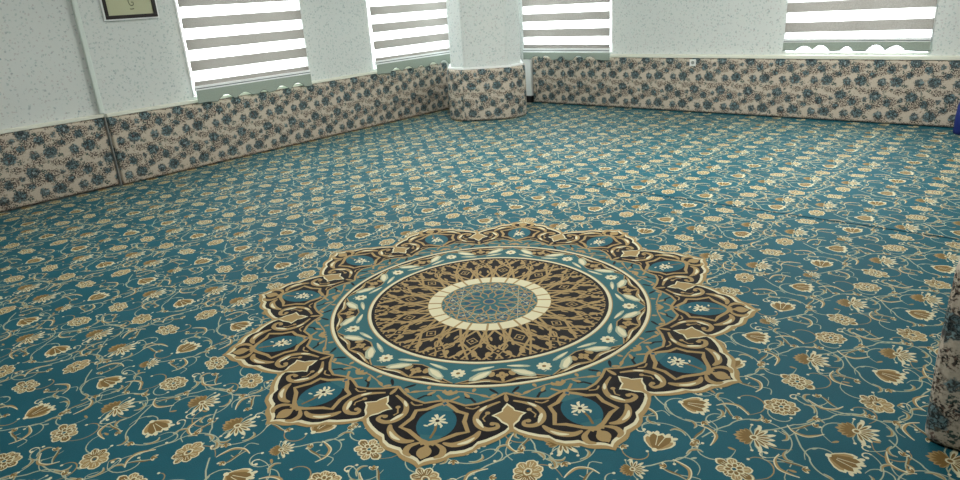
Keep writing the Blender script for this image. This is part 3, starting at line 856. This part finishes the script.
tag(straight('wall_padding', (XS, YF+.05), (XS, STEP_Y-.010), (1, 0), PH-.002, .050, .11),
    'short run of rose print wall padding at far left, left of the wall step', 'wall padding')
tag(straight('wall_padding', (XL, STEP_Y+.006), (XL, 7.56), (1, 0), PH-.002, .050),
    'long rose print padding on the left wall, from the step to the pillar', 'wall padding')
tag(straight('wall_padding', (-6.285, YB), (XR-.06, YB), (0, -1), .699, .050, .2),
    'long rose print padding along the foot of the back wall', 'wall padding')

# ------------------------------------------------------------------ pillars
def octo(cx, cy, R, ch, rz):
    """square of half size R with chamfers ch, turned by rz"""
    q = [(R, -R+ch), (R, R-ch), (R-ch, R), (-R+ch, R), (-R, R-ch), (-R, -R+ch), (-R+ch, -R), (R-ch, -R)]
    return [(cx+x*math.cos(rz)-y*math.sin(rz), cy+x*math.sin(rz)+y*math.cos(rz)) for x, y in q]
def prism(pts, z0, z1, name, mat, parent):
    bm = bmesh.new(); a = [bm.verts.new((x, y, z0)) for x, y in pts]; b = [bm.verts.new((x, y, z1)) for x, y in pts]
    n = len(pts)
    for i in range(n): bm.faces.new((a[i], a[(i+1) % n], b[(i+1) % n], b[i]))
    bm.faces.new(a[::-1]); bm.faces.new(b)
    es = [e for e in bm.edges if abs(e.verts[0].co.z-e.verts[1].co.z) > .1]
    bmesh.ops.bevel(bm, geom=es, offset=.015, segments=3, affect='EDGES')
    bmesh.ops.recalc_face_normals(bm, faces=bm.faces)
    return bobj(name, bm, mat, parent)
def wrap(pts, dep, h, roundr, label, uoff=0.):
    """padding that goes right round a pillar: rounded corners"""
    n = len(pts); path = []; nn = []
    for i in range(n):
        p0, p1, p2 = [Vector(pts[(i+k) % n]) for k in (-1, 0, 1)]
        d0 = (p1-p0).normalized(); d1 = (p2-p1).normalized()
        n0 = Vector((d0.y, -d0.x)); n1 = Vector((d1.y, -d1.x))
        for t in (0, .25, .5, .75, 1):
            m = (n0*(1-t)+n1*t).normalized(); path.append(p1+m*.002+(m-(n0+n1).normalized())*0); nn.append(m)
        for t in (.25, .5, .75): 
            path.append(p1+(p2-p1)*t+n1*(.002+roundr*math.sin(PI*t))); nn.append(n1)
    path.append(path[0]); nn.append(nn[0])
    return tag(sweep_pad('pillar_padding', [tuple(p) for p in path], [tuple(q) for q in nn], h, dep, True, uoff), label, 'pillar padding')
PCX, PCY = -6.30, 7.40
pt = octo(PCX, PCY, .475, .19, math.atan2(PCY, PCX)+PI)
sh = empty('pillar', (0, 0, 0)); sh.location = (PCX, PCY, 0)
o = prism([(x-PCX, y-PCY) for x, y in pt], .016, ZC, 'shaft', M['paper'], sh)
tag(sh, 'wallpapered chamfered pillar standing in the far corner of the room', 'pillar')
wrap(pt, .05, .695, .02, 'rose print padding wrapped round the foot of the corner pillar', .1)
# white welt on the top of the wrap
bm = bmesh.new()
ptw = [(PCX+(x-PCX)*1.075, PCY+(y-PCY)*1.075) for x, y in pt]; n = len(ptw)
pin = [(PCX+(x-PCX)*1.004, PCY+(y-PCY)*1.004) for x, y in pt]
r1_ = [bm.verts.new((x, y, .697)) for x, y in ptw]; r2_ = [bm.verts.new((x, y, .722)) for x, y in ptw]
r3_ = [bm.verts.new((x, y, .722)) for x, y in pin]; r4_ = [bm.verts.new((x, y, .697)) for x, y in pin]
for i in range(n):
    j = (i+1) % n
    for a, b in ((r1_, r2_), (r2_, r3_), (r3_, r4_), (r4_, r1_)): bm.faces.new((a[i], a[j], b[j], b[i]))
bmesh.ops.recalc_face_normals(bm, faces=bm.faces)
struct('trim_4', bm, M['white'])

RX, RY = .348, 3.045
ptr = octo(RX, RY, .50, .012, 0)
sh = empty('pillar', (RX, RY, 0))
prism([(x-RX, y-RY) for x, y in ptr], .016, ZC, 'shaft', M['paper'], sh)
tag(sh, 'square wallpapered pillar rising from the near rose print padding at the right edge', 'pillar')
wrap(ptr, .035, .70, .006, 'rose print padding on the near pillar cut off by the right edge', .17)

# narrow white panel between corner pillar and back padding, with a dark foot
t = empty('pipe_cover', (-6.37, YB-.045, 0))
bm = bmesh.new(); box(bm, -.075, .07, -.03, .044, .115, .72, .008); bobj('cover_panel', bm, M['white'], t)
bm = bmesh.new(); box(bm, -.065, .06, -.024, .044, .013, .113, .006); bobj('foot', bm, M['rubber'], t)
tag(t, 'narrow white upright cover with a dark foot, between corner pillar and back wall padding', 'pipe cover')

# ------------------------------------------------------------------ framed print
t = bpy.data.objects.new('picture_frame', None); COL.objects.link(t); t.matrix_world = local_frame('y', XL, 2.85)
W_, Z0_, Z1_ = .535, 1.603, 2.35
bm = bmesh.new()
for a in ((0, W_, Z0_, Z0_+.012), (0, W_, Z1_-.012, Z1_), (0, .012, Z0_+.012, Z1_-.012), (W_-.012, W_, Z0_+.012, Z1_-.012)): box(bm, a[0], a[1], -.024, -.001, a[2], a[3])
e = bobj('white_edge', bm, M['white'], t); e['label'] = 'thin white outer edge of the frame'
bm = bmesh.new()
for a in ((.012, W_-.012, Z0_+.012, Z0_+.046), (.012, W_-.012, Z1_-.046, Z1_-.012), (.012, .046, Z0_+.046, Z1_-.046), (W_-.046, W_-.012, Z0_+.046, Z1_-.046)): box(bm, a[0], a[1], -.028, -.001, a[2], a[3], .003)
bobj('frame_border', bm, M['black'], t)
bm = bmesh.new(); box(bm, .044, W_-.044, -.012, -.002, Z0_+.044, Z1_-.044); sheet = bobj('print_sheet', bm, M['sheet'], t)
def ribbon(name, pts, w, mat, parent, y=-.0135):
    k = Ink(); k.stroke(smooth(pts, 6), w, 'seam', 0)
    me = bpy.data.meshes.new(name); me.from_pydata([(x, y, z) for x, z, _ in k.v], [], k.f); return link(name, me, [mat], parent)
gx = .283
ribbon('lettering', [(gx+.022, 1.79), (gx+.012, 1.812), (gx-.014, 1.80), (gx-.02, 1.765), (gx-.004, 1.735), (gx+.02, 1.738), (gx+.024, 1.762), (gx+.006, 1.765)], .008, M['ink'], sheet)
ribbon('lettering', [(gx-.018, 1.702), (gx+.002, 1.700), (gx+.022, 1.704)], .009, M['ink'], sheet)
tag(t, 'framed print in a black frame with thin white edge, high on the left wall', 'picture')

# ------------------------------------------------------------------ socket and the blue thing at the edge
t = empty('wall_socket', (-3.736, YB-.0585, .645))
bm = bmesh.new(); box(bm, -.042, .042, -.010, 0, -.042, .042, .004); bobj('plate', bm, M['plastic'], t)
bm = bmesh.new()
k = 18; c0 = [bm.verts.new((.022*math.cos(2*PI*i/k), -.0115, .022*math.sin(2*PI*i/k))) for i in range(k)]; c1 = [bm.verts.new((.022*math.cos(2*PI*i/k), -.0095, .022*math.sin(2*PI*i/k))) for i in range(k)]
bm.faces.new(c0)
for i in range(k): bm.faces.new((c0[i], c1[i], c1[(i+1) % k], c0[(i+1) % k]))
bmesh.ops.recalc_face_normals(bm, faces=bm.faces)
bobj('outlet', bm, M['plasticgrey'], t)
tag(t, 'small white wall socket set in the top of the back wall padding', 'socket')

t = empty('bag', (-.655, 8.24, .0155))
bm = bmesh.new()
prof = [(-.19, -.12, 0), (.19, -.12, 0), (.19, .12, 0), (-.19, .12, 0)]
lv = []
for z, s, sx in ((0, .92, .96), (.03, 1, 1), (.18, 1.0, 1), (.28, .8, .97), (.335, .35, .93), (.345, .12, .9)):
    lv.append([bm.verts.new((x*sx+.03*0, y*s, z)) for x, y, _ in [(-.19, -.07), (-.15, -.12), (.15, -.12), (.19, -.07), (.19, .07), (.15, .12), (-.15, .12), (-.19, .07)] for _ in (0,)] if False else [bm.verts.new((x*sx, y*s, z)) for x, y in [(-.19, -.07), (-.15, -.12), (.15, -.12), (.19, -.07), (.19, .07), (.15, .12), (-.15, .12), (-.19, .07)]])
for a, b in zip(lv[:-1], lv[1:]):
    for i in range(8): bm.faces.new((a[i], a[(i+1) % 8], b[(i+1) % 8], b[i]))
bm.faces.new(lv[0][::-1]); bm.faces.new(lv[-1])
bobj('body', bm, M['bagblue'], t, True)
bm = bmesh.new(); prev = None
for i in range(13):
    a = PI*i/12; c = Vector((.09*math.cos(a), -.0, .335+.09*math.sin(a)))
    rg = [bm.verts.new((c.x+.008*math.cos(q)*math.cos(a), .008*math.sin(q), c.z+.008*math.cos(q)*math.sin(a))) for q in [2*PI*j/6 for j in range(6)]]
    if prev:
        for j in range(6): bm.faces.new((prev[j], prev[(j+1) % 6], rg[(j+1) % 6], rg[j]))
    prev = rg
bobj('handle', bm, M['bagblue'], t, True)
tag(t, 'dark blue bag against the back wall padding, cut off by the right edge', 'bag')

# ------------------------------------------------------------------ added fill lamps (invented, above the frame) and daylight
def emis(name, col, s):
    m, nt, b = new_mat(name); b.inputs['Emission Color'].default_value = lin(col); b.inputs['Emission Strength'].default_value = s
    b.inputs['Base Color'].default_value = (.8, .8, .8, 1); return m
FILL_LAMP = 0
for i, (lx, ly) in enumerate(((-5.2, 1.6), (-4.3, 4.9), (-1.6, 1.3), (-1.8, 6.0))):  # lamps added out of view to brighten the room
    t = empty('added_fill_lamp', (lx, ly, ZC-.001))
    bm = bmesh.new()
    for a in ((-.62, .62, -.17, -.15), (-.62, .62, .15, .17), (-.62, -.60, -.15, .15), (.60, .62, -.15, .15)): box(bm, a[0], a[1], a[2], a[3], -.07, 0, .003)
    bobj('fill_lamp_housing', bm, M['fill_lampframe'], t)
    bm = bmesh.new(); box(bm, -.598, .598, -.148, .148, -.055, -.045); bobj('fill_diffuser', bm, emis('fill_lamp_diffuser', 'fff6e8', 2.0), t)
    tag(t, ['unseen added fill lamp nearest the framed print', 'unseen added fill lamp over the far side of the medallion', 'unseen added fill lamp over the near right floor', 'unseen added fill lamp near the top right window'][i], 'lamp', 'unseen added fill lamps')
    L = bpy.data.lights.new('fill_light', 'AREA'); L.shape = 'RECTANGLE'; L.size = 1.1; L.size_y = .28; L.energy = (27, 76, 42, 92)[i]; L.color = (1, .975, .93)
    lo = bpy.data.objects.new('fill_light', L); COL.objects.link(lo); lo.parent = t; lo.location = (0, 0, -.075)

w = bpy.data.worlds.new('World'); scene.world = w; w.use_nodes = True
nt = w.node_tree; bg = nt.nodes['Background']; 
bg.inputs[0].default_value = (.94, .98, .99, 1); bg.inputs[1].default_value = 5.0
# daylight standing at each window (the openings' own sky light)
for axis, face, (u0, u1) in (('y', XL, WL[0]), ('y', XL, WL[1]), ('x', YB, WB[0]), ('x', YB, WB[1])):
    L = bpy.data.lights.new('window_daylight', 'AREA'); L.shape = 'RECTANGLE'; L.size = u1-u0-.15; L.size_y = ZW1-ZW0-.15
    L.energy = 55; L.color = (.94, .98, .99)
    lo = bpy.data.objects.new('window_daylight', L); COL.objects.link(lo)
    m = (u0+u1)/2; z = (ZW0+ZW1)/2
    if axis == 'y': lo.matrix_world = Matrix.Translation((face-.32, m, z)) @ Matrix.Rotation(-PI/2, 4, 'Y')
    else: lo.matrix_world = Matrix.Translation((m, face+.32, z)) @ Matrix.Rotation(-PI/2, 4, 'X')
    
# ------------------------------------------------------------------ camera
cd = bpy.data.cameras.new('camera'); co = bpy.data.objects.new('camera', cd); COL.objects.link(co)
f_px, pitch, roll, yaw = 674.83, .3468, -.0654, -.7299
cd.sensor_fit = 'HORIZONTAL'; cd.sensor_width = 36; cd.lens = 36*f_px/960
cd.clip_start = .02
cp, sp = math.cos(pitch), math.sin(pitch)
fwd = Vector((math.sin(yaw)*cp, math.cos(yaw)*cp, -sp)); right = Vector((math.cos(yaw), -math.sin(yaw), 0)); up = right.cross(fwd)
r2 = math.cos(roll)*right+math.sin(roll)*up; u2 = -math.sin(roll)*right+math.cos(roll)*up
co.matrix_world = Matrix(((r2.x, u2.x, -fwd.x, 0), (r2.y, u2.y, -fwd.y, 0), (r2.z, u2.z, -fwd.z, CAM_H), (0, 0, 0, 1)))
scene.camera = co
vs = scene.view_settings
scene.display_settings.display_device = 'sRGB'
vs.view_transform = 'Standard'; vs.look = 'None'; vs.exposure = 0.0; vs.gamma = 1.0; vs.use_curve_mapping = False
